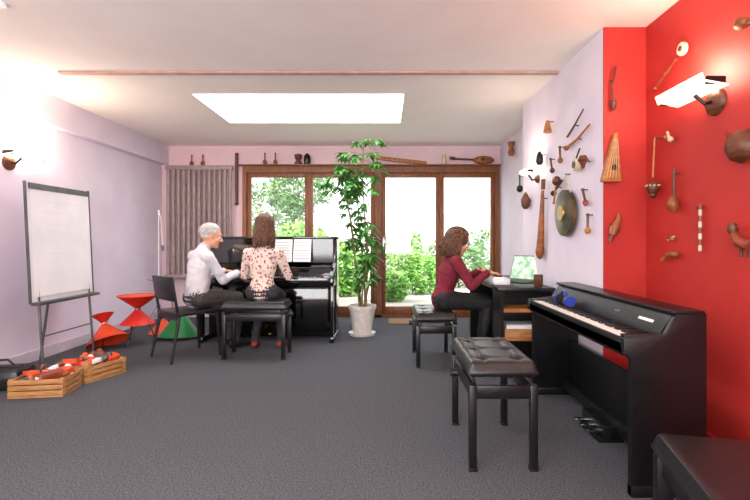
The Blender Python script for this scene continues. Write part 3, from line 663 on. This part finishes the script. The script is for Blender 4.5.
def person(name,J,mats,R,hk=1,sleeve=1.0,k=1,waist=.115):
    e=bpy.data.objects.new(name,None); bpy.context.collection.objects.link(e)
    B=Body(); R=V(R).normalized(); g=lambda q: V(J[q])
    pel,ch,nk=g('pelvis'),g('chest'),g('neck')
    B.cap(g('hipL'),.092*k,g('hipR'),.092*k,'bottom')
    B.cap(pel,.140*k,pel+(ch-pel)*.45,waist*1.12*k,'top',R,.74)
    B.cap(pel+(ch-pel)*.4,waist*1.1*k,ch,.148*k,'top',R,.70)
    mid=(g('shL')+g('shR'))/2
    B.cap(ch,.14*k,mid-V((0,0,.03)),.125*k,'top',R,.66)
    B.cap(g('shL'),.052*k,g('shR'),.052*k,'top'); B.cap(mid,.075*k,nk,.052*k,'top')
    B.cap(nk-(nk-mid)*.2,.047*k,g('head')-V(J['hu']).normalized()*.05-V(J['hf']).normalized()*.015,.045*k,'skin')
    for s_ in 'LR':
        sh,el,wr=g('sh'+s_),g('el'+s_),g('wr'+s_)
        B.cap(sh,.054*k,el,.043*k,'top')
        if sleeve>=1:
            B.cap(el,.043*k,wr-(wr-el)*.08,.034*k,'top'); B.cap(wr-(wr-el)*.1,.026*k,wr,.024*k,'skin')
        else:
            B.cap(el,.041*k,el+(wr-el)*sleeve,.040*k,'top'); B.cap(el+(wr-el)*(sleeve-.05),.034*k,wr,.024*k,'skin')
        hd=V(J['hd'+s_]); t=hd.cross(V((0,0,1))) if s_=='L' else -hd.cross(V((0,0,1)))
        B.hand(wr,hd,(0,0,-1),t,k=.95)
        hp,kn,an,to=g('hip'+s_),g('kn'+s_),g('an'+s_),g('to'+s_)
        B.cap(hp,.088*k,hp+(kn-hp)*.5,.074*k,'bottom'); B.cap(hp+(kn-hp)*.5,.074*k,kn,.058*k,'bottom')
        B.cap(kn,.057*k,kn+(an-kn)*.35,.055*k,'bottom'); B.cap(kn+(an-kn)*.35,.055*k,an,.040*k,'bottom')
        d=(to-an); d.z=0; d.normalize()
        B.cap(V((an.x,an.y,.045))-d*.04,.038,V((an.x,an.y,.045)),.040,'shoe'); B.cap((an.x,an.y,.045),.040,V((to.x,to.y,.032)),.030,'shoe',d.cross(V((0,0,1))),.85)
    P,ax=B.head(J['head'],J['hf'],J['hu'],hk)
    B.finish('body',mats,e,cloth=('top','bottom'))
    o=MB()
    for q in (-1,1):
        o.ball(P(.0775,q*.031,.006),.0125*hk,m_eye,seg=12); o.ball(P(.0855,q*.031,.006),.0062*hk,m_iris,seg=10)
    o.done('eyes',parent=e,center=False)
    o=MB()
    for q in (-1,1): o.tube([P(.090,q*.018,.030),P(.090,q*.033,.036),P(.080,q*.050,.030)],.003,mats['brow'],5)
    o.done('eyebrows',parent=e,center=False)
    return e,P,ax
def mats(top,bottom,shoe,brow): return dict(top=top,bottom=bottom,shoe=shoe,skin=m_skin,lip=m_lip,brow=brow)
h_grey=M('hair_grey','#a9a6a2',.6,c2='#d6d4d0',scale=60)
h_brown=M('hair_brown','#2e1a10',.5,c2='#4e2e1c',scale=60)
h_brown2=M('hair_chestnut','#3a1f12',.45,c2='#6f4426',scale=50)
m_shirt=M('white_shirt','#dddce2',.8,c2='#d0cfd8',scale=10)
m_blouse=M('floral_blouse','#9c4742',.8,c2='#e6d5ca',scale=34,kind='voronoi',lo=.30,hi=.42)
m_sweater=M('maroon_sweater','#6e1428',.85,c2='#7b1b31',scale=90,bump=.3)
m_trs=M('dark_trousers','#26272c',.8,c2='#303137',scale=30)
m_tan_tr=M('grey_trousers','#3a3634',.8,c2='#45403d',scale=30)
m_bt=M('black_trousers','#141416',.8,c2='#1b1b1e',scale=30)
m_shoe=M('shoe_leather','#1c1513',.4,c2='#261d1a',scale=20)
m_shoe2=M('red_shoe','#6f2a22',.5,c2='#7d332a',scale=20)
# man
f=V((.70,.71,0)).normalized(); r=V((.71,-.70,0)).normalized()
hip=V((-1.86,4.54,.55))
J=dict(pelvis=hip+V((0,0,.03)),chest=hip+f*.03+V((0,0,.30)),neck=hip+f*.08+V((0,0,.50)),head=hip+f*.14+V((.01,0,.605)),hf=f*.85+r*.40+V((0,0,-.2)),hu=V((0,0,1)),
 hipL=hip-r*.09,hipR=hip+r*.07,knL=hip-r*.14+f*.42+V((0,0,-.03)),knR=hip+r*.04+f*.42+V((0,0,-.03)),
 shL=hip-r*.17+f*.04+V((0,0,.41)),shR=hip+r*.17+f*.04+V((0,0,.41)))
J['anL']=V((J['knL'].x,J['knL'].y-.02,.09)); J['anR']=V((J['knR'].x-.02,J['knR'].y-.02,.09))
J['toL']=J['anL']+f*.15; J['toR']=J['anR']+f*.15
J['elL']=V((-1.88,4.84,.74)); J['wrL']=V((-1.74,4.98,.79)); J['hdL']=V((.5,.8,-.1))
J['elR']=V((-1.61,4.57,.72)); J['wrR']=V((-1.54,4.81,.78)); J['hdR']=V((.15,.97,-.1))
e,P,ax=person('elderly_man',J,mats(m_shirt,m_tan_tr,m_shoe,h_grey),r,waist=.125,hk=1.0)
hairdo(e,P,ax,h_grey,0,420,seed=3,vol=.97)
# girl
c0=V((-1.20,4.50,.61)); X=V((1,0,0))
J=dict(pelvis=c0+V((0,0,.02)),chest=c0+V((0,.03,.26)),neck=c0+V((0,.06,.45)),head=c0+V((.0,.10,.635)),hf=V((.05,1,-.18)),hu=V((0,0,1)),
 hipL=c0+V((-.08,0,-.0)),hipR=c0+V((.08,0,-.0)),knL=V((-1.30,4.86,.535)),knR=V((-1.10,4.86,.535)),
 anL=V((-1.35,4.78,.09)),anR=V((-1.08,4.78,.09)),toL=V((-1.36,4.91,.03)),toR=V((-1.05,4.91,.03)),
 shL=c0+V((-.15,.03,.38)),shR=c0+V((.15,.03,.38)),elL=V((-1.41,4.62,.76)),elR=V((-.97,4.62,.76)),
 wrL=V((-1.30,4.84,.785)),wrR=V((-1.04,4.84,.785)),hdL=V((.1,1,-.1)),hdR=V((-.1,1,-.1)))
e,P,ax=person('girl_pianist',J,mats(m_blouse,m_trs,m_shoe2,h_brown),X,k=.90,sleeve=.5,waist=.10)
hairdo(e,P,ax,h_brown2,.22,340,wave=.002,back=V((0,-.03,0)),seed=5)
# woman
c0=V((.54,4.32,.56)); f=V((1,.12,0)).normalized(); r=V((.12,-1,0)).normalized()
J=dict(pelvis=c0+V((0,0,.02)),chest=c0+V((.06,0,.25)),neck=c0+V((.12,.01,.41)),head=c0+V((.15,.02,.535)),hf=V((.9,.0,-.40)),hu=V((.3,0,1)),
 hipL=c0-r*.085,hipR=c0+r*.085,knL=V((.99,4.47,.53)),knR=V((.95,4.25,.53)),
 anL=V((.93,4.47,.09)),anR=V((.88,4.25,.09)),toL=V((1.07,4.48,.03)),toR=V((1.03,4.26,.03)),
 shL=c0-r*.16+V((.09,0,.365)),shR=c0+r*.16+V((.09,0,.365)),elL=V((.80,4.56,.74)),elR=V((.77,4.08,.71)),
 wrL=V((.95,4.50,.83)),wrR=V((.93,4.14,.83)),hdL=V((1,-.15,-.15)),hdR=V((1,.1,-.15)))
e,P,ax=person('woman_at_desk',J,mats(m_sweater,m_bt,m_shoe,h_brown2),r,k=.94,waist=.105)
hairdo(e,P,ax,h_brown2,.17,420,wave=.012,back=V((-.05,0,0)),seed=9,vol=1.08)

# ---------- lights ----------
def area(name,loc,rot,sx,sy,e,col=(1,1,1)):
    l=bpy.data.lights.new(name,'AREA'); l.shape='RECTANGLE'; l.size=sx; l.size_y=sy; l.energy=e; l.color=col
    q=bpy.data.objects.new(name,l); q.location=loc; q.rotation_euler=rot; bpy.context.collection.objects.link(q)
area('rear_fill',(-.7,Y0+.05,1.5),(rad(90),0,0),3.2,1.6,125,(1,.98,.98))  # fill light added behind the camera to brighten the people's backs
area('overhead_fill',(-1.0,.6,H-.03),(0,0,0),1.6,.5,45,(1,.95,.89))  # soft overhead fill added out of view, no fixture modelled
s=bpy.data.lights.new('sun','SUN'); s.energy=6; s.angle=.03; s.color=(1,.96,.9)
q=bpy.data.objects.new('sun',s); q.rotation_euler=(rad(38),0,rad(20)); bpy.context.collection.objects.link(q)
wd=bpy.data.worlds.new('sky'); bpy.context.scene.world=wd; wd.use_nodes=True
bg=wd.node_tree.nodes['Background']; bg.inputs[0].default_value=(.95,.97,1,1); bg.inputs[1].default_value=3.0
# ---------- camera ----------
cd=bpy.data.cameras.new('camera'); cam=bpy.data.objects.new('camera',cd); bpy.context.collection.objects.link(cam)
cam.location=(0,0,1.12); cam.rotation_euler=(rad(90),0,0); cd.sensor_width=36; cd.lens=36*460/750; cd.shift_x=-10/750; cd.shift_y=-10/750; cd.clip_start=.02
bpy.context.scene.camera=cam
bpy.context.scene.view_settings.view_transform='Standard'
bpy.context.scene.view_settings.look='None'
bpy.context.scene.view_settings.exposure=.12
